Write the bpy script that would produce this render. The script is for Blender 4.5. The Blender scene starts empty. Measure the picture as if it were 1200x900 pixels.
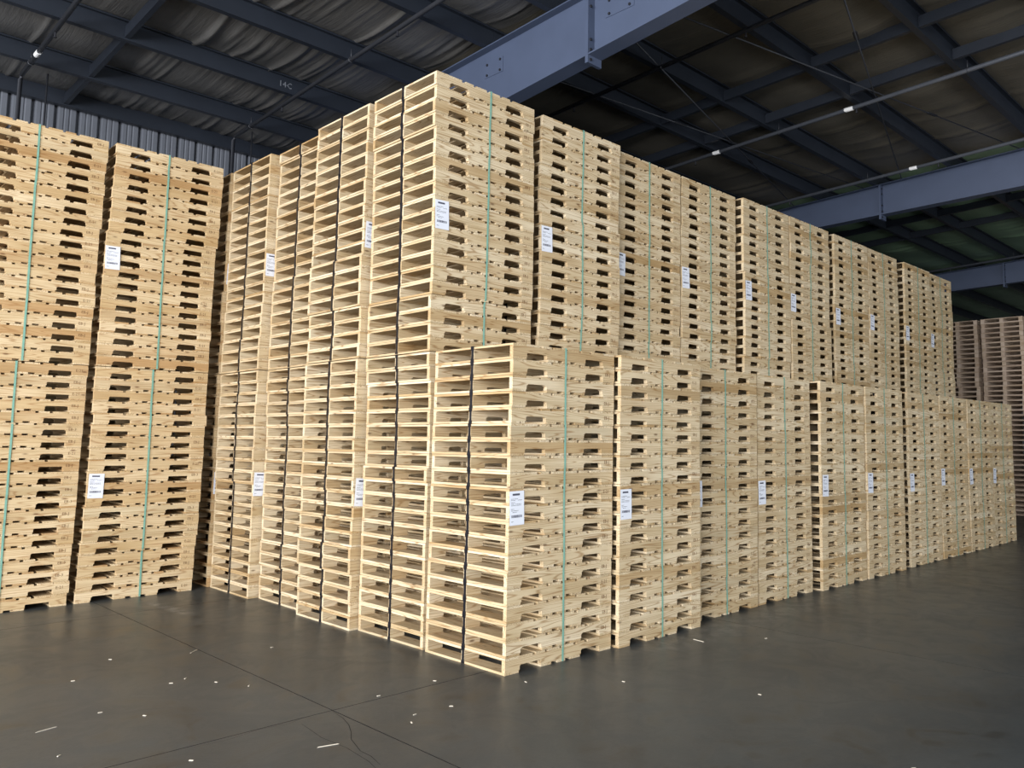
import bpy, math, random
from mathutils import Matrix, Vector

# ------------------------------------------------------------------ camera
scene = bpy.context.scene
COL = scene.collection
CAM = Vector((-4.2137, -4.8027, 1.7682))
YAW, PITCH, ROLL = (math.radians(a) for a in (43.724, 5.711, 0.535))
fwd = Vector((math.cos(YAW) * math.cos(PITCH), math.sin(YAW) * math.cos(PITCH), math.sin(PITCH)))
rt0 = Vector((math.sin(YAW), -math.cos(YAW), 0))
up0 = rt0.cross(fwd)
rgt = rt0 * math.cos(ROLL) + up0 * math.sin(ROLL)
upv = up0 * math.cos(ROLL) - rt0 * math.sin(ROLL)
cd = bpy.data.cameras.new('camera')
cd.sensor_width = 36.0
cd.lens = 958.87 / 1200 * 36
cd.shift_x = -80 / 1200
cd.shift_y = -28.7 / 1200
cd.clip_end = 200
cam = bpy.data.objects.new('camera', cd)
COL.objects.link(cam)
m = Matrix.Identity(4)
for i in range(3):
    m[i][0], m[i][1], m[i][2], m[i][3] = rgt[i], upv[i], -fwd[i], CAM[i]
cam.matrix_world = m
scene.camera = cam

# ------------------------------------------------------------------ light
scene.view_settings.view_transform = 'Standard'
scene.view_settings.look = 'None'
scene.view_settings.exposure = -0.18
scene.view_settings.gamma = 1.0
scene.view_settings.use_curve_mapping = False

world = bpy.data.worlds.new('overcast_sky')
scene.world = world
world.use_nodes = True
bg = world.node_tree.nodes['Background']
bg.inputs[0].default_value = (0.78, 0.88, 1.0, 1)
bg.inputs[1].default_value = 0.2


def door_light(name, loc, rot, sx, sy, watts, colour):
    """daylight that comes in through one of the wide loading openings"""
    d = bpy.data.lights.new(name, 'AREA')
    d.shape = 'RECTANGLE'
    d.size, d.size_y, d.energy, d.color = sx, sy, watts, colour
    o = bpy.data.objects.new(name, d)
    COL.objects.link(o)
    o.location = loc
    o.rotation_euler = rot
    return o


R90 = math.pi / 2
# opening in the wall on the camera's left (light travels +X), opening behind the camera (light travels +Y)
door_light('daylight_side_opening', (-14.6, -5.5, 3.6), (R90, 0, -R90), 17.0, 5.8, 7500, (0.98, 0.985, 1.0))
door_light('daylight_dock_opening', (5.0, -14.6, 2.7), (R90, 0, 0), 24.0, 5.0, 1150, (0.93, 0.97, 1.0))

# ------------------------------------------------------------------ mesh helpers


class MB:
    def __init__(self):
        self.v, self.f, self.g, self.r, self.mi = [], [], [], [], []

    def poly(self, pts, faces, gc=None, rnd=0.0, mi=0):
        b = len(self.v)
        self.v += [tuple(p) for p in pts]
        self.g += [tuple(p) for p in (gc if gc else pts)]
        self.f += [tuple(b + i for i in f) for f in faces]
        self.r += [rnd] * len(pts)
        self.mi += [mi] * len(faces)

    def box(self, x0, x1, y0, y1, z0, z1, grain='x', rnd=0.0, mi=0):
        p = [(x, y, z) for z in (z0, z1) for y in (y0, y1) for x in (x0, x1)]
        f = [(0, 2, 3, 1), (4, 5, 7, 6), (0, 1, 5, 4), (1, 3, 7, 5), (3, 2, 6, 7), (2, 0, 4, 6)]
        gc = p if grain == 'x' else ([(q[1], q[0], q[2]) for q in p] if grain == 'y' else [(q[2], q[0], q[1]) for q in p])
        self.poly(p, f, gc, rnd, mi)

    def prism(self, prof, axis, a0, a1, rnd=0.0, mi=0):
        """profile (list of 2d points, counter-clockwise) extruded along axis 'x', 'y' or 'z'"""
        n = len(prof)

        def P(q, a):
            return {'x': (a, q[0], q[1]), 'y': (q[0], a, q[1]), 'z': (q[0], q[1], a)}[axis]
        pts = [P(q, a0) for q in prof] + [P(q, a1) for q in prof]
        fl = axis == 'y'
        f = [tuple(range(n - 1, -1, -1)), tuple(range(n, 2 * n))]
        f += [(i, (i + 1) % n, n + (i + 1) % n, n + i) for i in range(n)]
        if fl:
            f = [tuple(reversed(q)) for q in f]
        self.poly(pts, f, None, rnd, mi)

    def tube(self, path, r, n=10, cap=True):
        pts, faces = [], []
        for k, p in enumerate(path):
            p = Vector(p)
            a = Vector(path[max(k - 1, 0)])
            b = Vector(path[min(k + 1, len(path) - 1)])
            t = (b - a).normalized()
            ref = Vector((0, 0, 1)) if abs(t.z) < 0.9 else Vector((1, 0, 0))
            u = t.cross(ref).normalized()
            w = u.cross(t)
            for j in range(n):
                an = 2 * math.pi * j / n
                pts.append(p + (u * math.cos(an) + w * math.sin(an)) * r)
        for k in range(len(path) - 1):
            for j in range(n):
                j2 = (j + 1) % n
                faces.append((k * n + j, k * n + j2, (k + 1) * n + j2, (k + 1) * n + j))
        if cap:
            faces.append(tuple(range(n - 1, -1, -1)))
            faces.append(tuple((len(path) - 1) * n + j for j in range(n)))
        self.poly(pts, faces)

    def ribbon(self, path, wdir, width, ndir, thick):
        """flat band that follows a path: width along wdir, thickness along ndir(i)"""
        pts, faces = [], []
        for k, p in enumerate(path):
            p = Vector(p)
            w = Vector(wdir) * (width[k] if isinstance(width, list) else width) / 2
            nn = Vector(ndir[k]) * thick
            pts += [p - w, p + w, p + w + nn, p - w + nn]
        for k in range(len(path) - 1):
            a, b = 4 * k, 4 * k + 4
            for j in range(4):
                j2 = (j + 1) % 4
                faces.append((a + j, a + j2, b + j2, b + j))
        e = 4 * (len(path) - 1)
        faces += [(3, 2, 1, 0), (e, e + 1, e + 2, e + 3)]
        self.poly(pts, faces)

    def mesh(self, name, mats, smooth=False):
        me = bpy.data.meshes.new(name)
        me.from_pydata(self.v, [], self.f)
        a = me.attributes.new('gc', 'FLOAT_VECTOR', 'POINT')
        a.data.foreach_set('vector', [c for q in self.g for c in q])
        if any(self.r):
            a = me.attributes.new('rnd', 'FLOAT', 'POINT')
            a.data.foreach_set('value', self.r)
        for mt in (mats if isinstance(mats, (list, tuple)) else [mats]):
            me.materials.append(mt)
        if any(self.mi):
            me.polygons.foreach_set('material_index', self.mi)
        if smooth:
            me.polygons.foreach_set('use_smooth', [True] * len(me.polygons))
        me.update()
        return me


def obj(name, data, parent=None, loc=(0, 0, 0), rot=None, **props):
    o = bpy.data.objects.new(name, data)
    COL.objects.link(o)
    o.location = loc
    if rot:
        o.rotation_euler = rot
    if parent:
        o.parent = parent
    for k, v in props.items():
        o[k] = v
    return o


# ------------------------------------------------------------------ materials
def mat(name):
    mt = bpy.data.materials.new(name)
    mt.use_nodes = True
    nt = mt.node_tree
    b = nt.nodes['Principled BSDF']
    return mt, nt, b


def N(nt, kind, **kw):
    n = nt.nodes.new(kind)
    for k, v in kw.items():
        if k == 'inp':
            for a, c in v.items():
                n.inputs[a].default_value = c
        else:
            setattr(n, k, v)
    return n


def math_node(nt, op, a, b=None, clamp=False):
    n = nt.nodes.new('ShaderNodeMath')
    n.operation = op
    n.use_clamp = clamp
    for i, x in enumerate((a, b)):
        if x is None:
            continue
        if isinstance(x, (int, float)):
            n.inputs[i].default_value = x
        else:
            nt.links.new(x, n.inputs[i])
    return n.outputs[0]


def ramp(nt, fac, stops, interp='LINEAR'):
    n = nt.nodes.new('ShaderNodeValToRGB')
    n.color_ramp.interpolation = interp
    els = n.color_ramp.elements
    while len(els) < len(stops):
        els.new(0.5)
    for e, (p, c) in zip(els, stops):
        e.position = p
        e.color = (*c, 1)
    nt.links.new(fac, n.inputs[0])
    return n.outputs[0]


def mixc(nt, fac, a, b, mode='MIX'):
    n = nt.nodes.new('ShaderNodeMix')
    n.data_type = 'RGBA'
    n.blend_type = mode
    for s, x in ((0, fac), (6, a), (7, b)):
        if isinstance(x, (int, float)):
            n.inputs[s].default_value = x
        elif isinstance(x, tuple):
            n.inputs[s].default_value = (*x, 1)
        else:
            nt.links.new(x, n.inputs[s])
    return n.outputs[2]


def lin(r, g, b):
    return tuple(((c / 255) / 12.92 if c <= 10 else (((c / 255) + 0.055) / 1.055) ** 2.4) for c in (r, g, b))


def wood(name, tones, line, line_amt, knot):
    """sawn pine: grain lines, fibres, knots; every board gets its own tone"""
    mt, nt, b = mat(name)
    L = nt.links
    at = N(nt, 'ShaderNodeAttribute', attribute_name='gc')
    rn = N(nt, 'ShaderNodeAttribute', attribute_name='rnd')
    oi = N(nt, 'ShaderNodeObjectInfo')
    r = math_node(nt, 'FRACT', math_node(nt, 'ADD', oi.outputs['Random'], rn.outputs['Fac']))
    r2 = math_node(nt, 'FRACT', math_node(nt, 'MULTIPLY', r, 17.31))
    cx = N(nt, 'ShaderNodeCombineXYZ')
    L.new(math_node(nt, 'MULTIPLY', r, 91.0), cx.inputs[0])
    L.new(math_node(nt, 'MULTIPLY', r2, 53.0), cx.inputs[1])
    L.new(math_node(nt, 'MULTIPLY', r, 37.0), cx.inputs[2])
    ad = N(nt, 'ShaderNodeVectorMath', operation='ADD')
    L.new(at.outputs['Vector'], ad.inputs[0])
    L.new(cx.outputs[0], ad.inputs[1])

    def stretched(sx, sy, sz, scale, detail, rough=0.5, dist=0.0):
        mp = N(nt, 'ShaderNodeMapping', inp={'Scale': (sx, sy, sz)})
        L.new(ad.outputs[0], mp.inputs['Vector'])
        n = N(nt, 'ShaderNodeTexNoise', inp={'Scale': scale, 'Detail': detail, 'Roughness': rough, 'Distortion': dist})
        L.new(mp.outputs[0], n.inputs['Vector'])
        return n.outputs['Fac'], mp
    g1, _ = stretched(0.75, 13, 13, 1.0, 1.0, 0.4, 0.0)
    rings = math_node(nt, 'PINGPONG', math_node(nt, 'MULTIPLY', g1, 13.0), 0.5)
    rings = ramp(nt, math_node(nt, 'MULTIPLY', rings, 2.0), [(0.0, (1, 1, 1)), (0.12, (0.75,) * 3), (0.30, (0.12,) * 3), (1.0, (0, 0, 0))])
    fib, _ = stretched(3, 200, 200, 1.0, 2.0, 0.6)
    blot, _ = stretched(1.2, 5, 5, 1.0, 2.0, 0.5)
    tone = ramp(nt, r, tones)
    col = mixc(nt, math_node(nt, 'MULTIPLY', rings, line_amt), tone, line)
    fb = ramp(nt, fib, [(0.25, (0.88, 0.86, 0.82)), (0.7, (1.05, 1.04, 1.03))])
    col = mixc(nt, 1.0, col, fb, 'MULTIPLY')
    bl = ramp(nt, blot, [(0.3, (0.82, 0.76, 0.66)), (0.62, (1.05, 1.05, 1.05))])
    col = mixc(nt, 1.0, col, bl, 'MULTIPLY')
    mp = N(nt, 'ShaderNodeMapping', inp={'Scale': (3.2, 9.0, 9.0)})
    L.new(ad.outputs[0], mp.inputs['Vector'])
    vo = N(nt, 'ShaderNodeTexVoronoi', inp={'Scale': 1.0, 'Randomness': 1.0})
    L.new(mp.outputs[0], vo.inputs['Vector'])
    kn = ramp(nt, vo.outputs['Distance'], [(0.0, (1, 1, 1)), (0.055, (0.9,) * 3), (0.085, (0.35,) * 3), (0.13, (0, 0, 0))])
    col = mixc(nt, math_node(nt, 'MULTIPLY', kn, 0.8), col, knot)
    L.new(col, b.inputs['Base Color'])
    b.inputs['Roughness'].default_value = 0.75
    b.inputs['Specular IOR Level'].default_value = 0.25
    bp = N(nt, 'ShaderNodeBump', inp={'Strength': 0.25, 'Distance': 0.002})
    L.new(fib, bp.inputs['Height'])
    L.new(bp.outputs[0], b.inputs['Normal'])
    return mt


PINE = wood('fresh_pine', [(0.0, lin(214, 198, 167)), (0.25, lin(223, 209, 182)), (0.5, lin(203, 184, 150)), (0.75, lin(217, 201, 171)), (0.92, lin(188, 162, 122)), (1.0, lin(206, 194, 168))],
            lin(152, 118, 76), 0.75, lin(96, 66, 42))
PINE_WARM = wood('yellow_pine', [(0.0, lin(215, 194, 157)), (0.25, lin(225, 206, 172)), (0.5, lin(204, 178, 136)), (0.75, lin(218, 198, 162)), (0.92, lin(190, 156, 112)), (1.0, lin(210, 194, 161))],
                 lin(158, 116, 72), 0.65, lin(104, 68, 42))
WEATHERED = wood('weathered_wood', [(0.0, lin(196, 176, 160)), (0.4, lin(212, 194, 178)), (0.7, lin(186, 166, 150)), (1.0, lin(204, 184, 166))],
                 lin(140, 118, 102), 0.4, lin(84, 64, 52))


def plain(name, c, rough=0.6, metal=0.0, spec=0.4, noise=None):
    mt, nt, b = mat(name)
    b.inputs['Roughness'].default_value = rough
    b.inputs['Metallic'].default_value = metal
    b.inputs['Specular IOR Level'].default_value = spec
    tc = N(nt, 'ShaderNodeTexCoord')
    n = N(nt, 'ShaderNodeTexNoise', inp={'Scale': noise[0] if noise else 6.0, 'Detail': 4.0})
    nt.links.new(tc.outputs['Object'], n.inputs['Vector'])
    a = noise[1] if noise else 0.06
    col = ramp(nt, n.outputs['Fac'], [(0.3, tuple(x * (1 - a) for x in c)), (0.7, tuple(min(1, x * (1 + a)) for x in c))])
    nt.links.new(col, b.inputs['Base Color'])
    return mt


STEEL_GREY = plain('grey_primer_paint', lin(70, 80, 102), 0.55, noise=(3.0, 0.05))
STEEL_DARK = plain('dark_primer_paint', lin(36, 41, 50), 0.45, noise=(2.0, 0.10))
PIPE_GREY = plain('grey_pipe', lin(86, 90, 98), 0.4, 0.2)
PIPE_M = plain('black_pipe', lin(62, 64, 70), 0.45, 0.3)
BOLT_M = plain('dark_bolt', lin(45, 46, 52), 0.5, 0.4)
WALL_M = plain('painted_wall_sheet', lin(112, 116, 125), 0.42, 0.2, noise=(1.5, 0.08))
OUTER_M = plain('plain_wall_sheet', lin(120, 122, 122), 0.6)
GREEN_STRAP = plain('mint_plastic_strap', lin(124, 172, 156), 0.4, noise=(30, 0.1))
BLACK_STRAP = plain('black_plastic_strap', lin(26, 26, 32), 0.35)
PAPER = plain('label_paper', lin(228, 232, 242), 0.6, noise=(8, 0.02))
INK = plain('label_ink', lin(78, 80, 96), 0.7)
STAMP_INK = plain('wood_stamp_ink', lin(112, 80, 50), 0.8)
TAG_M = plain('white_tag', lin(240, 240, 240), 0.5)
CHIP_M = plain('splinter_wood', lin(200, 192, 176), 0.7)


def floor_material():
    mt, nt, b = mat('sealed_concrete')
    L = nt.links
    geo = N(nt, 'ShaderNodeNewGeometry')
    n1 = N(nt, 'ShaderNodeTexNoise', inp={'Scale': 0.55, 'Detail': 6.0, 'Roughness': 0.6, 'Distortion': 0.6})
    n2 = N(nt, 'ShaderNodeTexNoise', inp={'Scale': 45.0, 'Detail': 4.0, 'Roughness': 0.7})
    n3 = N(nt, 'ShaderNodeTexNoise', inp={'Scale': 2.6, 'Detail': 5.0, 'Roughness': 0.65, 'Distortion': 1.2})
    for n in (n1, n2, n3):
        L.new(geo.outputs['Position'], n.inputs['Vector'])
    base = ramp(nt, n1.outputs['Fac'], [(0.3, lin(60, 65, 68)), (0.7, lin(79, 84, 86))])
    st = ramp(nt, n3.outputs['Fac'], [(0.34, (0.60, 0.60, 0.60)), (0.46, (0.98, 0.98, 0.98)), (0.60, (1.0, 1.0, 1.0)), (0.72, (1.22, 1.21, 1.18))])
    fine = ramp(nt, n2.outputs['Fac'], [(0.3, (0.9,) * 3), (0.7, (1.08,) * 3)])
    col = mixc(nt, 1.0, mixc(nt, 1.0, base, st, 'MULTIPLY'), fine, 'MULTIPLY')
    # worn marks: one pale tyre scuff near the left stacks and a strip of saw dust along the long row
    sep = N(nt, 'ShaderNodeSeparateXYZ')
    L.new(geo.outputs['Position'], sep.inputs[0])
    X, Y = sep.outputs[0], sep.outputs[1]

    def band(c, lo, hi, soft):
        a = math_node(nt, 'MULTIPLY', math_node(nt, 'SUBTRACT', c, lo), 1 / soft, True)
        d = math_node(nt, 'MULTIPLY', math_node(nt, 'SUBTRACT', hi, c), 1 / soft, True)
        return math_node(nt, 'MULTIPLY', a, d)
    n4 = N(nt, 'ShaderNodeTexNoise', inp={'Scale': 7.0, 'Detail': 5.0, 'Roughness': 0.7})
    L.new(geo.outputs['Position'], n4.inputs['Vector'])
    spk = ramp(nt, n4.outputs['Fac'], [(0.42, (0, 0, 0)), (0.62, (1, 1, 1))])
    across = math_node(nt, 'ADD', math_node(nt, 'MULTIPLY', Y, 0.07), X)
    scuff = math_node(nt, 'MULTIPLY', band(across, -0.62, -0.46, 0.05), band(Y, 3.75, 4.85, 0.25))
    dust = math_node(nt, 'MULTIPLY', band(Y, -0.55, 0.05, 0.22), band(X, 0.9, 11.5, 0.8))
    col = mixc(nt, math_node(nt, 'MULTIPLY', math_node(nt, 'MULTIPLY', scuff, spk), 0.45), col, lin(170, 172, 172))
    col = mixc(nt, math_node(nt, 'MULTIPLY', math_node(nt, 'MULTIPLY', dust, spk), 0.22), col, lin(168, 168, 162))
    L.new(col, b.inputs['Base Color'])
    rg = ramp(nt, n3.outputs['Fac'], [(0.3, (0.28,) * 3), (0.75, (0.46,) * 3)])
    L.new(rg, b.inputs['Roughness'])
    b.inputs['Specular IOR Level'].default_value = 0.4
    bp = N(nt, 'ShaderNodeBump', inp={'Strength': 0.12, 'Distance': 0.004})
    L.new(n2.outputs['Fac'], bp.inputs['Height'])
    L.new(bp.outputs[0], b.inputs['Normal'])
    return mt


FLOOR_M = floor_material()
JOINT_M = plain('joint_filler', lin(34, 33, 32), 0.9)


def insulation_material(name, a, c, rough):
    mt, nt, b = mat(name)
    L = nt.links
    geo = N(nt, 'ShaderNodeNewGeometry')
    mp = N(nt, 'ShaderNodeMapping', inp={'Scale': (1.0, 1.0, 1.0)})
    L.new(geo.outputs['Position'], mp.inputs['Vector'])
    n1 = N(nt, 'ShaderNodeTexNoise', inp={'Scale': 1.1, 'Detail': 5.0, 'Roughness': 0.6})
    L.new(mp.outputs[0], n1.inputs['Vector'])
    col = ramp(nt, n1.outputs['Fac'], [(0.3, a), (0.7, c)])
    L.new(col, b.inputs['Base Color'])
    b.inputs['Roughness'].default_value = rough
    b.inputs['Specular IOR Level'].default_value = 0.5
    mp2 = N(nt, 'ShaderNodeMapping', inp={'Scale': (26.0, 2.2, 1.0), 'Rotation': (0, 0, 0.15)})
    L.new(geo.outputs['Position'], mp2.inputs['Vector'])
    n2 = N(nt, 'ShaderNodeTexNoise', inp={'Scale': 1.0, 'Detail': 3.0, 'Distortion': 0.8})
    L.new(mp2.outputs[0], n2.inputs['Vector'])
    bp = N(nt, 'ShaderNodeBump', inp={'Strength': 0.5, 'Distance': 0.012})
    L.new(n2.outputs['Fac'], bp.inputs['Height'])
    L.new(bp.outputs[0], b.inputs['Normal'])
    return mt


INSUL_A = insulation_material('vinyl_insulation_grey', lin(84, 83, 82), lin(104, 102, 99), 0.32)
INSUL_B = insulation_material('vinyl_insulation_olive', lin(84, 80, 71), lin(101, 96, 86), 0.5)
INSUL_C = insulation_material('vinyl_insulation_green_light_tint', lin(112, 138, 112), lin(132, 158, 128), 0.5)  # far bays: green light spill painted into the vinyl's base colour

# ------------------------------------------------------------------ floor
GX = [-13.75 + 4.15 * i for i in range(12)]          # joints at ... -1.3, 2.85, 7.0 ...
GY = [-16.4 + 4.15 * i for i in range(7)] + [9.2]    # joints at ... -3.95, 0.2, 4.35 ...
fb = MB()
fb.box(-17.9, 31.9, -16.4, 9.2, -0.30, -0.06)
floor = obj('floor', fb.mesh('floor_bed', JOINT_M), kind='structure', label='dark grey sealed concrete warehouse floor with sawn joints', category='floor')
gx = [-17.9] + GX
slab_cache = {}
for i in range(len(gx) - 1):
    for j in range(len(GY) - 1):
        w, d = gx[i + 1] - gx[i] - 0.008, GY[j + 1] - GY[j] - 0.008
        k = (round(w, 3), round(d, 3))
        if k not in slab_cache:
            sb = MB()
            prof = [(0, 0, -0.06), (w, 0, -0.06), (w, d, -0.06), (0, d, -0.06), (0, 0, 0), (w, 0, 0), (w, d, 0), (0, d, 0)]
            sb.poly(prof, [(4, 5, 6, 7)])
            sb.poly(prof, [(3, 2, 1, 0), (0, 1, 5, 4), (1, 2, 6, 5), (2, 3, 7, 6), (3, 0, 4, 7)], mi=1)
            slab_cache[k] = sb.mesh('slab', [FLOOR_M, JOINT_M])
        obj('slab', slab_cache[k], floor, (gx[i] + 0.004, GY[j] + 0.004, 0))


def crack(pts, w=0.006):
    cb = MB()
    v, f = [], []
    for k, (x, y) in enumerate(pts):
        a = pts[max(k - 1, 0)]
        b2 = pts[min(k + 1, len(pts) - 1)]
        t = Vector((b2[0] - a[0], b2[1] - a[1]))
        n = Vector((-t.y, t.x)).normalized() * w * (0.5 if k in (0, len(pts) - 1) else 1.0) / 2
        v += [(x - n.x, y - n.y, 0.0006), (x + n.x, y + n.y, 0.0006)]
    for k in range(len(pts) - 1):
        f.append((2 * k, 2 * k + 2, 2 * k + 3, 2 * k + 1))
    cb.poly(v, f)
    obj('crack', cb.mesh('crack', JOINT_M), floor)


random.seed(5)
crack([(-1.31, 0.19), (-1.33, 0.02), (-1.37, -0.12), (-1.43, -0.25), (-1.49, -0.35), (-1.55, -0.55), (-1.55, -0.66), (-1.58, -0.80)], 0.004)
crack([(-1.57, 0.10), (-1.58, -0.02), (-1.60, -0.2), (-1.58, -0.45), (-1.60, -0.72), (-1.63, -0.85)], 0.003)
crack([(-2.2, 0.17), (-2.0, 0.15), (-1.8, 0.19), (-1.62, 0.16), (-1.5, 0.2)], 0.002)

# ------------------------------------------------------------------ walls
WX0, WX1 = -14.8, 31.8
RIB = 0.29


def zp(y):                       # underside of the purlins (low-slope roof)
    return 6.65 + 0.04 * (9 - y)


wall_back = obj('wall_back', None, loc=(0, 9.0, 0), kind='structure', label='blue grey ribbed sheet metal wall behind the left pallet stacks', category='wall')
pw = 3 * RIB
prof = []                        # ribbed sheet seen from above, ribs towards the hall (-y)
for k in range(3):
    x = k * RIB
    prof += [(x, 0), (x + 0.012, 0), (x + 0.016, 0.075), (x + 0.052, 0.075), (x + 0.088, 0), (x + 0.135, 0), (x + 0.143, 0.012), (x + 0.155, 0.012), (x + 0.166, 0), (x + 0.208, 0), (x + 0.216, 0.012), (x + 0.228, 0.012), (x + 0.239, 0)]
prof.append((pw, 0))
pb = MB()
n = len(prof)
pts = [(x, y, 0.0) for x, y in prof] + [(x, y, 6.95) for x, y in prof] + [(x, y + 0.012, 0.0) for x, y in prof] + [(x, y + 0.012, 6.95) for x, y in prof]
fc = [(i, i + 1, n + i + 1, n + i) for i in range(n - 1)] + [(2 * n + i + 1, 2 * n + i, 3 * n + i, 3 * n + i + 1) for i in range(n - 1)]
pb.poly(pts, fc)
panel_me = pb.mesh('wall_panel', WALL_M)
x = WX0
while x < WX1 - 0.01:
    obj('wall_panel', panel_me, wall_back, (x, 0, 0))
    x += pw


def wall(name, boxes, label):
    wb = MB()
    for b_ in boxes:
        wb.box(*b_)
    return obj(name, wb.mesh(name, OUTER_M), kind='structure', label=label, category='wall')


wall('wall_right', [(31.8, 32.0, -16.2, 9.2, 0, 7.7)], 'plain far end wall of the warehouse')
wall('wall_left', [(-15.0, -14.8, -16.2, -14.1, 0, 7.7), (-15.0, -14.8, 3.1, 9.2, 0, 7.7), (-15.0, -14.8, -14.1, 3.1, 6.6, 7.7)], 'side wall with a wide loading opening')
wall('wall_front', [(-15.0, -7.0, -15.2, -15.0, 0, 7.7), (17.0, 32.0, -15.2, -15.0, 0, 7.7), (-7.0, 17.0, -15.2, -15.0, 5.25, 7.7)], 'front wall with a row of open loading docks')

# ------------------------------------------------------------------ roof: sheeting, insulation, purlins, bridging
RAFT = [-6.7, 2.4, 11.5, 20.6, 29.7]
PUR = [7.65, 6.2, 4.7, 3.15, 1.95, 0.5, -1.0, -2.5, -4.0, -5.5, -7.0, -8.5, -10.0, -11.5, -13.0]
PH = 0.23
rb = MB()
rb.poly([(WX0, 9.1, zp(9.1) + PH + 0.10), (WX1, 9.1, zp(9.1) + PH + 0.10), (WX1, -15.1, zp(-15.1) + PH + 0.10), (WX0, -15.1, zp(-15.1) + PH + 0.10),
         (WX0, 9.1, zp(9.1) + PH + 0.16), (WX1, 9.1, zp(9.1) + PH + 0.16), (WX1, -15.1, zp(-15.1) + PH + 0.16), (WX0, -15.1, zp(-15.1) + PH + 0.16)],
        [(0, 1, 2, 3), (7, 6, 5, 4), (0, 4, 5, 1), (1, 5, 6, 2), (2, 6, 7, 3), (3, 7, 4, 0)])
ceiling = obj('ceiling', rb.mesh('roof_sheet', STEEL_DARK), kind='structure', label='low slope metal roof with dark purlins and vinyl faced insulation', category='ceiling')


def purlin_mesh(length):
    b_ = MB()
    t = 0.006
    # Z section: bottom flange behind the web, top flange in front
    prof = [(0, 0), (0.085, 0), (0.085, 0.022), (0.079, 0.022), (0.079, t), (t, t), (t, PH), (-0.08, PH), (-0.08, PH - 0.022), (-0.074, PH - 0.022), (-0.074, PH - t), (0, PH - t)]
    b_.prism(prof, 'x', 0, length)
    return b_.mesh('purlin', STEEL_DARK)


bays = [(WX0, -6.7), (-6.7, 2.4), (2.4, 11.5), (11.5, 20.6), (20.6, 29.7), (29.7, WX1)]
pm = {}
for (x0, x1) in bays:
    ln = round(x1 - x0 - 0.004, 3)
    if ln not in pm:
        pm[ln] = purlin_mesh(ln)
    for y in PUR:
        if x0 > 20 and y < -6:
            continue
        obj('purlin', pm[ln], ceiling, (x0 + 0.002, y, zp(y)))
# eave strut along the wall
b_ = MB()
b_.prism([(0, 0), (0.10, 0), (0.10, 0.25), (-0.0, 0.25), (0, 0.244), (0.094, 0.244), (0.094, 0.006), (0, 0.006)], 'x', WX0, WX1)
b_.box(WX0, WX1, -0.006, 0.0, 0.0, 0.25)
obj('eave_strut', b_.mesh('eave_strut', STEEL_DARK), ceiling, (0, 8.84, zp(8.84) - 0.0))

random.seed(11)


def insulation(x0, x1, ya, yb, mt, crumple):
    """vinyl facing that hangs in a shallow belly between two purlins, with folds across it"""
    nx, ny = max(8, int((x1 - x0) / (0.02 if crumple > 1 else 0.075))), 9
    folds = []
    for _ in range(int((x1 - x0) * crumple)):
        # folds crowd towards the rafters
        u = random.random()
        fx = x1 - (x1 - x0) * 0.36 * u if random.random() < 0.72 else x0 + (x1 - x0) * u
        w = random.choice((0.016, 0.022, 0.03, 0.045)) if crumple > 1 else 0.06
        folds.append((fx, w * random.uniform(0.25, 0.55), w, random.uniform(-0.12, 0.35), random.random(), random.uniform(0.3, 0.8)))
    seams = [x0 + 0.35 + 1.52 * k for k in range(8) if x0 + 0.35 + 1.52 * k < x1]
    v, f = [], []
    for j in range(ny + 1):
        t = j / ny
        y = ya + (yb - ya) * t
        for i in range(nx + 1):
            xx = x0 + (x1 - x0) * i / nx
            z = zp(y) + PH + 0.02 - 0.085 * math.sin(math.pi * t) ** 0.8
            z += 0.012 * math.sin(xx * 2.1 + y * 3) * math.sin(math.pi * t)
            for fx, a, w, sl, tc, tw in folds:
                dd = (xx - fx - sl * (t - 0.5) ** 2) / w
                if abs(dd) < 3:
                    z -= a * math.exp(-dd * dd - ((t - tc) / tw) ** 2)
            for s in seams:
                dd = (xx - s) / 0.03
                if abs(dd) < 3:
                    z -= 0.02 * math.exp(-dd * dd)
            v.append((xx, y, z))
    for j in range(ny):
        for i in range(nx):
            a = j * (nx + 1) + i
            f.append((a, a + 1, a + nx + 2, a + nx + 1))
    b2 = MB()
    b2.poly(v, f)
    obj('insulation_panel', b2.mesh('insulation_panel', mt, True), ceiling)


ys = [8.95] + PUR + [-14.9]
for (x0, x1) in bays:
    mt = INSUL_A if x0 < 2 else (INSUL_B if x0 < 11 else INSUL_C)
    for k in range(len(ys) - 1):
        if ys[k] < -3.5 or x0 < -10 or x0 > 25:
            b2 = MB()
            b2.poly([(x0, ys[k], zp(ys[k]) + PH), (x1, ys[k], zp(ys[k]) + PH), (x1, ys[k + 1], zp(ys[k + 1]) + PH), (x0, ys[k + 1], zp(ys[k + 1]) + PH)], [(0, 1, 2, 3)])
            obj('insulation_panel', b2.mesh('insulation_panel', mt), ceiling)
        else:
            insulation(x0, x1, ys[k] - 0.01, ys[k + 1] + 0.012, mt, 4.0 if x0 < 2 else 0.6)

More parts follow.
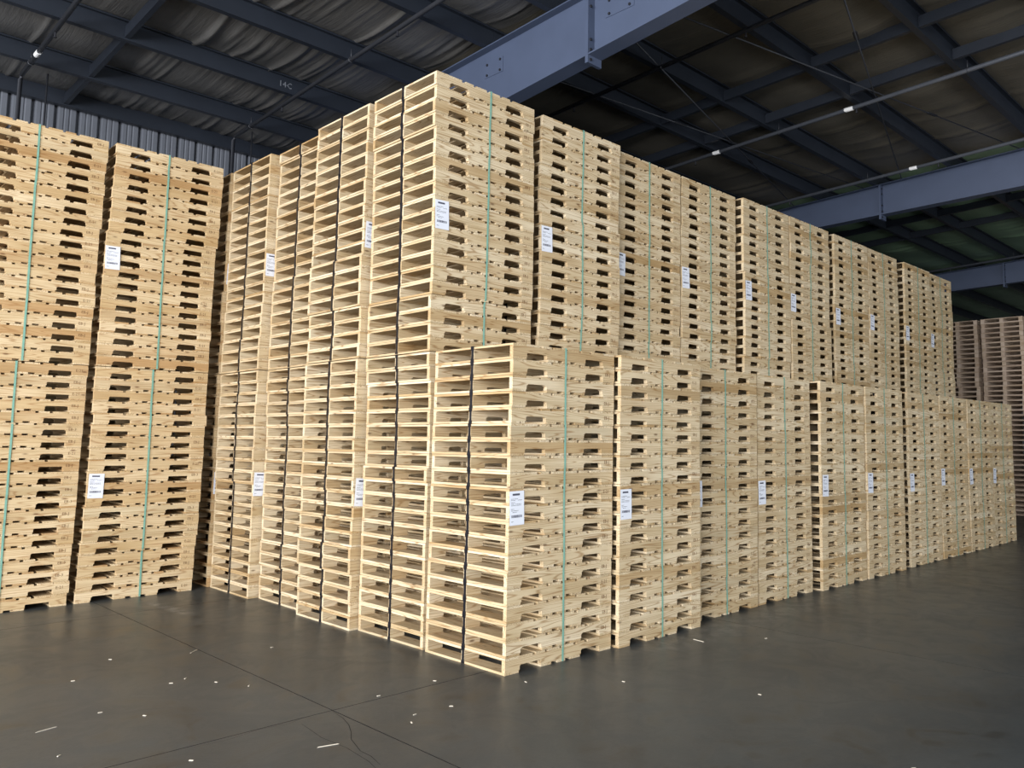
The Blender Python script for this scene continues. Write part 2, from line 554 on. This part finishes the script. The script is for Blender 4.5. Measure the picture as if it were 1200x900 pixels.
# chalk mark left on the second purlin
# short channel pieces that tie the purlins together
for xb, lo in ((-1.08, 4.6), (5.95, -3), (7.15, -3), (14.6, -3), (16.0, -3)):
    yy = [8.84] + PUR
    for k in range(len(yy) - 1):
        ya, yb = yy[k] - 0.004, yy[k + 1] + 0.092
        if yb < lo:
            break
        b2 = MB()
        hgt = 0.15
        z0, z1 = zp(ya), zp(yb)
        for (dx0, dx1, dz0, dz1) in ((0, 0.006, 0, hgt), (0.006, 0.06, 0, 0.006), (0.006, 0.06, hgt - 0.006, hgt)):
            p = [(dx0, ya, z0 + dz0), (dx1, ya, z0 + dz0), (dx1, yb, z1 + dz0), (dx0, yb, z1 + dz0), (dx0, ya, z0 + dz1), (dx1, ya, z0 + dz1), (dx1, yb, z1 + dz1), (dx0, yb, z1 + dz1)]
            b2.poly(p, [(0, 1, 2, 3), (7, 6, 5, 4), (0, 4, 5, 1), (1, 5, 6, 2), (2, 6, 7, 3), (3, 7, 4, 0)])
        obj('bridging_channel', b2.mesh('bridging_channel', STEEL_DARK), ceiling, (xb, 0, 0.02))

# ------------------------------------------------------------------ rafters
BOLT = MB()
BOLT.prism([(0.017 * math.cos(a * math.pi / 3), 0.017 * math.sin(a * math.pi / 3)) for a in range(6)], 'x', -0.016, 0.0)
BOLT_ME = BOLT.mesh('bolt', BOLT_M)


def rafter(X, bot, label, splice, plates):
    """tapered plate girder along Y: bot(y) is the underside"""
    root = obj('rafter', None, loc=(X, 0, 0), label=label, category='beam', group='roof rafters', kind='structure')
    yy = [8.7, 5.0, splice, -2.0, -6.0, -14.9]

    def strip(name, x0, x1, lo, hi):
        b2 = MB()
        for a, c in zip(yy[:-1], yy[1:]):
            p = [(x0, a, lo(a)), (x1, a, lo(a)), (x1, c, lo(c)), (x0, c, lo(c)), (x0, a, hi(a)), (x1, a, hi(a)), (x1, c, hi(c)), (x0, c, hi(c))]
            b2.poly(p, [(0, 1, 2, 3), (7, 6, 5, 4), (0, 4, 5, 1), (1, 5, 6, 2), (2, 6, 7, 3), (3, 7, 4, 0)])
        return obj(name, b2.mesh(name, STEEL_GREY), root)
    top = lambda y: zp(y) - 0.002
    strip('web', -0.006, 0.006, lambda y: bot(y) + 0.018, lambda y: top(y) - 0.016)
    strip('top_flange', -0.11, 0.11, lambda y: top(y) - 0.016, top)
    strip('bottom_flange', -0.11, 0.11, bot, lambda y: bot(y) + 0.018)
    # bolted end plates at the splice
    for s in (-1, 1):
        b2 = MB()
        y0 = splice + (0.0 if s > 0 else -0.022)
        b2.box(-0.115, 0.115, y0, y0 + 0.022, bot(splice) - 0.09, top(splice) - 0.018)
        pl = obj('splice_plate', b2.mesh('splice_plate', STEEL_GREY), root)
        if s < 0:
            zz = [bot(splice) - 0.05, bot(splice) + 0.07, bot(splice) + 0.19, top(splice) - 0.09, top(splice) - 0.2]
            for z in zz:
                o = obj('bolt', BOLT_ME, pl, (-0.075, splice - 0.022, z))
                o.rotation_euler = (0, 0, R90)
    for (y, z, wy, hz) in plates:
        b2 = MB()
        b2.box(-0.014, -0.006, y - wy / 2, y + wy / 2, z - hz / 2, z + hz / 2)
        pl = obj('brace_plate', b2.mesh('brace_plate', STEEL_GREY), root)
        for sy in (-0.36, 0.36):
            for sz in (-0.36, 0.36):
                obj('bolt', BOLT_ME, pl, (-0.012, y + sy * wy, z + sz * hz))
    return root


rafter(2.4, lambda y: (6.07 + 0.0764 * (2.57 - y)) if y > -6 else 6.725 + 0.045 * (-6 - y), 'grey steel rafter above the tall corner stack, nearest of the three', 1.36,
       [(3.12, 6.61, 0.36, 0.20), (0.95, 6.68, 0.42, 0.22)])
rafter(11.5, lambda y: 6.30 + 0.015 * (2.7 - y), 'grey steel rafter over the middle of the long pallet row, second of three', 1.9, [])
rafter(20.6, lambda y: 6.27 + 0.025 * (3.75 - y), 'grey steel rafter at the far end above the weathered pallet stacks', 2.3, [])

# ------------------------------------------------------------------ sprinkler pipes and tie rods
HANG = MB()
HANG.tube([(0, 0, 0.03), (0, 0, 0.15)], 0.006, 6)
HANG.tube([(0.034 * math.cos(a * math.pi / 6), 0, 0.034 * math.sin(a * math.pi / 6)) for a in range(13)], 0.006, 6)
HANG_ME = HANG.mesh('hanger', PIPE_M, True)
TAG = MB()
TAG.prism([(0.034 * math.cos(a * math.pi / 6), 0.034 * math.sin(a * math.pi / 6)) for a in range(12)], 'y', -0.07, 0.07)
TAG_ME = TAG.mesh('pipe_tag', TAG_M)
HEAD = MB()
HEAD.tube([(0, 0, 0), (0, 0, -0.06)], 0.012, 8)
HEAD.tube([(0, 0, -0.06), (0, 0, -0.066)], 0.022, 8)
HEAD_ME = HEAD.mesh('sprinkler_head', BOLT_M)


def sprinkler(X, ya, yb, label, tags=(), drop=None, dz=-0.07, r=0.030, pm=None):
    pm = pm or PIPE_M
    root = obj('sprinkler_pipe', None, loc=(X, 0, 0), label=label, category='pipe', group='sprinkler pipes under the roof')
    path = [(0, yb, zp(yb) + dz), (0, ya, zp(ya) + dz)]
    if drop:
        path.append((0, ya + 0.06, zp(ya) + dz - 0.05))
        path.append((0, ya + 0.07, drop))
    b2 = MB()
    b2.tube(path[:2], r, 12)
    obj('pipe', b2.mesh('pipe', pm, True), root)
    if drop:
        b2 = MB()
        b2.tube(path[1:], r * 0.9, 10)
        obj('drop_pipe', b2.mesh('drop_pipe', PIPE_M, True), root)
    for k, y in enumerate(PUR):
        if yb < y - 0.12 < ya and k % 2 == 0:
            obj('hanger', HANG_ME, root, (0, y - 0.12, zp(y - 0.12) + dz))
    for y in tags:
        obj('pipe_tag', TAG_ME, root, (0, y, zp(y) + dz))
    y = ya - 1.6
    while y > max(yb, -4):
        obj('sprinkler_head', HEAD_ME, root, (0, y, zp(y) + dz - r))
        y -= 3.0


sprinkler(-1.78, 8.0, -13, 'black sprinkler pipe at the far left, dropping down the ribbed wall', (7.2,), 4.0)
sprinkler(1.16, 8.1, -13, 'black sprinkler pipe crossing the roof left of the tall corner stack', (), 4.0)
sprinkler(4.28, 8.1, -13, 'black sprinkler pipe just behind the nearest grey rafter', ())
sprinkler(7.38, 8.1, -13, 'grey sprinkler pipe in the middle of the right roof bay', (3.05, 0.62), None, -0.10, 0.032, PIPE_GREY)
sprinkler(10.7, 8.1, -13, 'grey sprinkler pipe close in front of the second rafter', (0.95,), None, -0.10, 0.032, PIPE_GREY)
sprinkler(19.8, 8.1, -13, 'grey sprinkler pipe in front of the farthest rafter', (), None, -0.06, 0.03, PIPE_GREY)
# plain conduit drop on the wall
for xx, nm in ((-1.42, 'thin dark conduit dropping down the ribbed wall at the far left'), (1.52, 'thin dark conduit on the ribbed wall right of the sprinkler drop')):
    b2 = MB()
    b2.tube([(xx, 8.3, zp(8.3) + 0.2), (xx, 8.3, 4.0)], 0.012, 8)
    obj('conduit', b2.mesh('conduit', PIPE_M, True), label=nm, category='conduit', group='conduits on the wall')

TURN = MB()
TURN.tube([(-0.14, 0, 0), (-0.10, 0.022, 0), (0.10, 0.022, 0), (0.14, 0, 0)], 0.008, 6)
TURN.tube([(-0.14, 0, 0), (-0.10, -0.022, 0), (0.10, -0.022, 0), (0.14, 0, 0)], 0.008, 6)
TURN_ME = TURN.mesh('turnbuckle', BOLT_M, True)


def rod(p, q, t, label):
    p, q = Vector(p), Vector(q)
    root = obj('tie_rod', None, loc=p, label=label, category='rod', group='cross bracing rods under the roof')
    b2 = MB()
    b2.tube([(0, 0, 0), tuple(q - p)], 0.011, 8)
    obj('rod', b2.mesh('rod', PIPE_M, True), root)
    d = q - p
    obj('turnbuckle', TURN_ME, root, tuple(d * t), (0, -math.asin(d.z / d.length), math.atan2(d.y, d.x)))


rod((2.6, 1.10, 6.939), (11.3, -0.68, 7.01), 0.70, 'thin tie rod slanting down to the right across the right roof bay')
rod((3.0, -1.15, 7.029), (11.3, 1.42, 6.926), 0.30, 'thin tie rod with turnbuckle, steepest of the crossing roof rods')
rod((2.6, 3.30, 6.851), (11.3, 2.2, 6.895), 0.4, 'pale thin tie rod low above the upper pallet row')
rod((2.6, 1.45, 6.925), (11.3, 3.75, 6.833), 0.66, 'dark thin tie rod behind the long sprinkler pipe')

# ------------------------------------------------------------------ pallets
PL, PW, PHT = 1.20, 1.016, 0.127       # length of the stringers, length of the deck boards, height
BT, SH, ST = 0.0182, 0.0886, 0.038
TOP = [(0.0, 0.143), (0.145, 0.286), (0.322, 0.420), (0.452, 0.584), (0.616, 0.748), (0.780, 0.878), (0.914, 1.055), (1.057, 1.20)]
BOT = [(0.0, 0.143), (0.378, 0.492), (0.556, 0.644), (0.708, 0.822), (1.057, 1.20)]
SY = (0.0, PW / 2 - ST / 2, PW - ST)


def stringer_profile(var):
    a, b2 = 0.150, 0.372
    e = 0.009 + 0.005 * var
    hh = 0.036 + 0.003 * var
    half = [(0, 0), (a, 0), (a + 0.001, hh - e * 0.7), (a + e, hh), (b2 - e, hh), (b2 - 0.001, hh - e * 0.7), (b2, 0)]
    return half + [(PL - x, z) for x, z in reversed(half)] + [(PL, SH), (0, SH)]


def stringer_mesh(name, mt, var):
    b2 = MB()
    b2.prism([(x - PL / 2, z) for x, z in stringer_profile(var)], 'y', -ST / 2, ST / 2)
    return b2.mesh(name, mt)


def board_mesh(name, mt, w, var):
    """deck board along Y, the arrises very slightly uneven"""
    b2 = MB()
    e = 0.002 + 0.001 * var
    x, y = w / 2, PW / 2
    prof = [(-x, 0), (x, 0), (x, BT - e), (x - e, BT), (-x + e, BT), (-x, BT - e)]
    nn = len(prof)
    pts = [(p[0], -y, p[1]) for p in prof] + [(p[0], y, p[1]) for p in prof]
    f = [tuple(range(nn)), tuple(range(2 * nn - 1, nn - 1, -1))] + [(i, nn + i, nn + (i + 1) % nn, (i + 1) % nn) for i in range(nn)]
    b2.poly(pts, f, [(p[1], p[0], p[2]) for p in pts])
    return b2.mesh(name, mt)


def kit(mt):
    k = {'str': [stringer_mesh('stringer', mt, v) for v in (0, 1, 2)], 'brd': {}}
    for (a, c) in TOP + BOT:
        w = round(c - a, 3)
        if w not in k['brd']:
            k['brd'][w] = [board_mesh('deck_board', mt, w, v) for v in (0, 1)]
    # whole pallets in one mesh for the far bundles, a random tone for every board
    k['far'] = []
    rr = random.Random(77)
    for v in range(6):
        b2 = MB()
        for y in SY:
            b2.prism(stringer_profile(v % 3), 'y', y, y + ST, rr.random() * 0.999 + 0.0005)
            nn = len(stringer_profile(0)) * 2
            for q in range(len(b2.v) - nn, len(b2.v)):
                b2.v[q] = (b2.v[q][0], b2.v[q][1], b2.v[q][2] + BT)
        for (a, c) in TOP:
            b2.box(a, c, rr.uniform(-0.003, 0.001), PW + rr.uniform(-0.001, 0.003), BT + SH, BT + SH + BT, 'y', rr.random() * 0.999 + 0.0005)
        for (a, c) in BOT:
            b2.box(a, c, rr.uniform(-0.003, 0.001), PW + rr.uniform(-0.001, 0.003), 0, BT, 'y', rr.random() * 0.999 + 0.0005)
        k['far'].append(b2.mesh('pallet', mt))
    return k


KIT = {'pine': kit(PINE), 'warm': kit(PINE_WARM)}

# old pallets at the far end: wide stringers and grey boards
old = []
rr = random.Random(9)
for v in range(3):
    b2 = MB()
    for y in (0.0, 0.463, 0.926):
        b2.box(0, 1.2, y, y + 0.090, 0.0185, 0.1075, 'x', rr.random())
    for x in (0.0, 0.18, 0.36, 0.545, 0.73, 0.91, 1.09):
        b2.box(x, x + 0.11, -0.004, 1.020, 0.1075, 0.125, 'y', rr.random())
    for x in (0.0, 0.36, 0.72, 1.09):
        b2.box(x, x + 0.11, -0.004, 1.020, 0.0, 0.0185, 'y', rr.random())
    old.append(b2.mesh('pallet', WEATHERED))


def text_mesh(body, size):
    cu = bpy.data.curves.new('stamp_text', 'FONT')
    cu.body = body
    cu.size = size
    cu.resolution_u = 1
    cu.extrude = 0.0004
    o = bpy.data.objects.new('stamp_text', cu)
    COL.objects.link(o)
    dg = bpy.context.evaluated_depsgraph_get()
    me = bpy.data.meshes.new_from_object(o.evaluated_get(dg))
    bpy.data.objects.remove(o)
    bpy.data.curves.remove(cu)
    me.name = 'stamp'
    me.materials.clear()
    me.materials.append(STAMP_INK)
    return me


ck = text_mesh('14C', 0.12)
ck.materials.clear()
ck.materials.append(plain('faint_chalk', lin(112, 116, 124), 0.8))
obj('chalk_mark', ck, ceiling, (0.95, 6.198, zp(6.2) + 0.07), (R90, 0, 0))
STAMPS = [text_mesh('EB-J', 0.041), text_mesh('E-21', 0.041), text_mesh('EB-3', 0.041)]

# paper label: sheet plus its printed lines
lb = MB()
lb.box(0, 0.150, -0.0012, 0.0, 0, 0.262)
LABEL_ME = lb.mesh('paper_label', PAPER)
lb = MB()
Y0 = -0.0017
rr = random.Random(3)
lb.box(0.030, 0.105, Y0, -0.0012, 0.228, 0.243)
for z, segs in ((0.200, ((0.015, 0.085),)), (0.190, ((0.015, 0.060), (0.085, 0.128))), (0.172, ((0.015, 0.055),)), (0.160, ((0.015, 0.050), (0.058, 0.120))), (0.150, ((0.015, 0.118),)),
                (0.122, ((0.015, 0.045),)), (0.110, ((0.015, 0.090),)), (0.098, ((0.030, 0.075),)), (0.026, ((0.015, 0.040),))):
    for a, c in segs:
        t = a
        while t < c:                                   # words of different length, no readable text
            e = min(c, t + rr.uniform(0.006, 0.018))
            lb.box(t, e, Y0, -0.0012, z, z + 0.0035)
            t = e + 0.004
t = 0.018
while t < 0.126:                                       # bar code
    e = t + rr.choice((0.0015, 0.003, 0.0045))
    lb.box(t, e, Y0, -0.0012, 0.058, 0.078)
    t = e + rr.choice((0.0015, 0.003))
PRINT_ME = lb.mesh('print', INK)


def bundle(label, X, Y, Z, n=20, detail=True, kind='pine', lean=(0, 0), seed=0, straps=True, paper=True, stamps=False, group='strapped pallet bundles', jit=1.0):
    """one strapped bundle: pallets, green strap, black strap, paper label"""
    rnd = random.Random(1000 + seed)
    root = obj('pallet_bundle', None, loc=(X + PL / 2, Y + PW / 2, Z), label=label, category='pallet stack', group=group)
    K = KIT.get(kind)
    offs = []
    gx = gy = 0.0
    for i in range(n):
        if i % rnd.choice((3, 4, 5)) == 0:             # groups of pallets shift together
            gx, gy = rnd.gauss(0, 0.007) * jit, rnd.gauss(0, 0.006) * jit
        cl = lambda v: max(-0.011 * jit, min(0.011 * jit, v))
        offs.append((cl(gx + rnd.gauss(0, 0.003) * jit) + lean[0] * i / n, cl(gy + rnd.gauss(0, 0.0025) * jit) + lean[1] * i / n, cl(rnd.gauss(0, 0.0012))))
    for i, (dx, dy, rz) in enumerate(offs):
        z = i * PHT
        if kind == 'old':
            obj('pallet', old[rnd.randrange(3)], root, (-PL / 2 + dx, -PW / 2 + dy, z), (0, 0, rz))
            continue
        if not detail:
            obj('pallet', K['far'][rnd.randrange(6)], root, (-PL / 2 + dx, -PW / 2 + dy, z), (0, 0, rz))
            continue
        p = obj('pallet', None, root, (dx, dy, z), (0, 0, rz))
        for y in SY:
            s = obj('stringer', K['str'][rnd.randrange(3)], p, (rnd.uniform(-0.002, 0.002), y + ST / 2 - PW / 2, BT))
            if rnd.random() < 0.5:
                s.rotation_euler = (0, 0, math.pi)
        for deck, zz, nm in ((TOP, BT + SH, 'top_board'), (BOT, 0.0, 'bottom_board')):
            for (a, c) in deck:
                jx = rnd.uniform(-0.003, 0.003) if 0.2 < a < 1.0 else 0.0
                obj(nm, K['brd'][round(c - a, 3)][rnd.randrange(2)], p, ((a + c) / 2 - PL / 2 + jx, rnd.uniform(-0.0022, 0.0022), zz))
        if stamps and rnd.random() < 0.75:
            obj('stamp', STAMPS[rnd.choice((0, 0, 1, 2))], p, (PL / 2 - rnd.uniform(0.115, 0.135), -PW / 2 - 0.0006, BT + 0.034), (R90, 0, 0))
    if straps:
        H = n * PHT
        # green strap: up the stringer side in the middle, over the top, down the back
        path, nd = [], []
        sx = rnd.gauss(0.0, 0.015)
        off0 = 0.006
        for i, (dx, dy, rz) in enumerate(offs):
            for q in (0.2, 0.8):
                path.append((sx, -PW / 2 + dy - off0, (i + q) * PHT))
                nd.append((0, -1, 0))
        path[0] = (path[0][0], path[0][1], 0.003)
        path += [(sx, -PW / 2 + offs[-1][1] - off0, H + 0.001), (sx, PW / 2 + offs[-1][1] + off0, H + 0.001), (sx, PW / 2 + max(o[1] for o in offs) + off0, 0.003)]
        nd += [(0, -0.7, 0.7), (0, 0.7, 0.7), (0, 1, 0)]
        b2 = MB()
        b2.ribbon(path, (1, 0, 0), 0.019, nd, 0.0015)
        obj('green_strap', b2.mesh('green_strap', GREEN_STRAP), root)
        # black strap: up the board side over the middle stringer
        path, nd, wd = [], [], []
        sy = rnd.gauss(0.0, 0.006)
        for i, (dx, dy, rz) in enumerate(offs):
            for q, o, ww in ((0.03, 0.006, 0.040), (0.17, 0.005, 0.036), (0.25, 0.003, 0.026), (0.75, 0.003, 0.026), (0.83, 0.005, 0.036), (0.97, 0.006, 0.040)):
                path.append((-PL / 2 + dx - o, sy + dy * 0.5, (i + q) * PHT))
                nd.append((-1, 0, 0))
                wd.append(ww)
        path[0] = (path[0][0], path[0][1], 0.003)
        path += [(-PL / 2 + offs[-1][0] - 0.005, sy, H + 0.0035), (PL / 2 + offs[-1][0] + 0.005, sy, H + 0.0035), (PL / 2 + max(o[0] for o in offs) + 0.006, sy, 0.003)]
        nd += [(-0.7, 0, 0.7), (0.7, 0, 0.7), (1, 0, 0)]
        b2 = MB()
        b2.ribbon(path, (0, 1, 0), wd + [0.021] * 3, nd, 0.0015)
        obj('black_strap', b2.mesh('black_strap', BLACK_STRAP), root)
    if paper:
        i0 = 9
        ym = min(offs[i][1] for i in range(i0 - 1, i0 + 3)) - 0.004
        xm = min(offs[i][0] for i in range(i0 - 1, i0 + 3))
        pl = obj('paper_label', LABEL_ME, root, (-PL / 2 + xm + 0.004 + rnd.uniform(0, 0.006), -PW / 2 + ym, 8.75 * PHT + rnd.uniform(-0.03, 0.03)), (0, rnd.gauss(0, 0.03), 0))
        obj('print', PRINT_ME, pl, kind='stuff')
    return root


H20 = 20 * PHT + 0.006
ORD = ['first', 'second', 'third', 'fourth', 'fifth', 'sixth', 'seventh', 'eighth', 'ninth', 'tenth']
# --- low front row along the right-hand face
low = [(0.02, 0.0), (1.262, -0.05), (2.54, 0.09), (3.785, 0.10), (5.115, 0.03), (6.36, 0.02), (7.82, 0.04), (9.06, 0.04), (10.30, 0.03), (11.54, 0.04)]
for k, (x, y) in enumerate(low):
    lab = ('low strapped bundle of pale pine pallets at the front corner, nearest the camera' if k == 0 else
           'last strapped pallet bundle at the far right end of the low front row' if k == 9 else
           'strapped pallet bundle on the floor, %s from the near corner in the low front row' % ORD[k])
    bundle(lab, x, y, 0, detail=k < 4, seed=k, stamps=k < 4, lean=(0.02, 0), jit=0.6, group='bundles in the low front row')
# --- tall row behind it: upper bundles, and the lower ones that carry them
tall = [(0.02, 1.07), (1.33, 1.07), (2.60, 1.18), (3.84, 1.18), (5.14, 1.10), (6.38, 1.10), (7.75, 1.10), (8.99, 1.10), (10.48, 1.10), (11.72, 1.12)]
for k, (x, y) in enumerate(tall):
    lab = ('topmost strapped pallet bundle at the corner of the tall stack, highest in the picture' if k == 0 else
           'last upper pallet bundle at the far right end of the tall row' if k == 9 else
           'strapped pallet bundle on the upper tier, %s from the near corner in the tall row' % ORD[k])
    bundle(lab, x, y, H20, detail=k < 4, seed=40 + k, stamps=k < 4, group='upper bundles of the tall row', lean=(-0.02, -0.02) if k == 0 else (0, 0))
    lab = ('lower pallet bundle of the tall corner stack, on the floor left of the nearest bundle' if k == 0 else
           'lower pallet bundle hidden behind the front row under the %s upper bundle' % ORD[k])
    bundle(lab, x + (0.01 if k == 0 else 0), y, 0, detail=k == 0, seed=60 + k, group='lower bundles of the tall row', paper=False)
# --- left-hand face: tall stacks going back to the wall
left = [(-0.05, 2.125, 'second'), (0.05, 3.18, 'third'), (-0.05, 4.235, 'fourth'), (-0.06, 5.29, 'fifth')]
for k, (x, y, w) in enumerate(left):
    for tier in (0, 1):
        if k == 3:
            lab = '%s pallet bundle deep in the dark gap beside the left pallet stacks' % ('upper' if tier else 'lower')
        else:
            lab = '%s strapped pallet bundle in the %s tall stack back from the corner, left face' % ('upper' if tier else 'lower', w)
        bundle(lab, x, y, tier * H20, kind='warm' if k > 2 else 'pine', seed=80 + 2 * k + tier, paper=k != 1, group='bundles on the left face', lean=(0.03, 0.0) if tier else (0, 0))
# --- two stacks on the far left, side by side
for k, (x, y, w) in enumerate([(-2.745, 5.21, 'cut by the left picture edge'), (-1.46, 5.20, 'next to the dark gap')]):
    for tier in (0, 1):
        lab = '%s yellow pine pallet bundle of the left stack %s' % ('upper' if tier else 'lower', w)
        bundle(lab, x + (0.05 if tier else 0.0), y + 0.02 * tier, tier * H20, kind='warm', seed=100 + 2 * k + tier, stamps=True, group='bundles on the far left', jit=1.3, lean=(0.045, 0))
# --- second file of stacks that closes the view through the fork openings
for k, (x, y, w) in enumerate([(1.30, 2.26, 'behind the second stack of the left face'), (1.30, 3.32, 'behind the third stack of the left face'), (1.30, 4.37, 'behind the fourth stack of the left face'),
                               (-2.70, 6.30, 'behind the far left stack'), (-1.42, 6.30, 'behind the left stack beside the dark gap')]):
    for tier in (0, 1):
        lab = '%s pallet bundle glimpsed through the fork openings %s' % ('upper' if tier else 'lower', w)
        bundle(lab, x, y, tier * H20, detail=False, kind='pine' if k < 3 else 'warm', seed=140 + 2 * k + tier, paper=False, group='bundles standing behind the visible stacks', jit=0.7)
# --- old grey stacks far behind on the right
for k, (x, y, w) in enumerate([(18.7, 2.48, 'half hidden behind the last tall bundle'), (18.7, 1.36, 'at the right picture edge')]):
    for tier in (0, 1):
        lab = '%s stack of weathered grey brown pallets far away, %s' % ('upper' if tier else 'lower', w)
        bundle(lab, x, y, tier * H20, kind='old', seed=120 + 2 * k + tier, straps=False, paper=False, group='weathered pallets at the far end', jit=2.0)

# ------------------------------------------------------------------ splinters on the floor
rr = random.Random(21)


def ground(px, py):
    d = fwd + rgt * ((px - 680) / 958.87) + upv * ((421.3 - py) / 958.87)
    t = -CAM.z / d.z
    return CAM + d * t


CHIPS = []
for k in range(5):
    b2 = MB()
    ln, w, h2 = (0.028, 0.012, 0.004) if k < 3 else (0.13, 0.010, 0.004)
    pts = [(-ln / 2, -w / 2 * rr.uniform(0.2, 1), 0), (ln / 2, -w / 2 * rr.uniform(0.2, 1), 0), (ln / 2 * rr.uniform(0.7, 1), w / 2, 0), (-ln / 2 * rr.uniform(0.7, 1), w / 2, 0)]
    pts += [(p[0] * 0.85, p[1] * 0.7, h2) for p in pts]
    b2.poly(pts, [(3, 2, 1, 0), (4, 5, 6, 7), (0, 1, 5, 4), (1, 2, 6, 5), (2, 3, 7, 6), (3, 0, 4, 7)])
    CHIPS.append(b2.mesh('wood_splinter', CHIP_M))
SPOTS = [(-1.92, 2.55, 0), (-1.35, 2.35, 3), (-2.71, 1.08, 3), (-2.20, 0.94, 0), (-2.38, 1.2, 1), (-2.77, 0.56, 2), (-1.64, -0.35, 4), (-2.28, -0.02, 1), (-1.45, 1.1, 0), (-1.58, 1.35, 1), (-1.7, 1.6, 2),
         (-1.82, 1.55, 0), (-2.3, 2.1, 1), (-0.83, 2.03, 0), (-0.43, 0.27, 1), (-0.92, 0.25, 2), (-1.07, -0.36, 0), (-0.97, -0.25, 1), (-0.7, -0.28, 2), (1.99, -0.37, 4), (0.55, -0.72, 0), (0.03, -0.22, 1), (2.5, -0.75, 0), (0.45, -2.9, 1), (1.0, -1.6, 0)]
for k, (x, y, v) in enumerate(SPOTS):
    obj('wood_splinter', CHIPS[v], None, (x, y, 0.0005), (0, 0, rr.uniform(0, 6.28)), label='small pale wood splinter lying loose on the dark concrete floor', category='splinter', group='splinters on the floor')
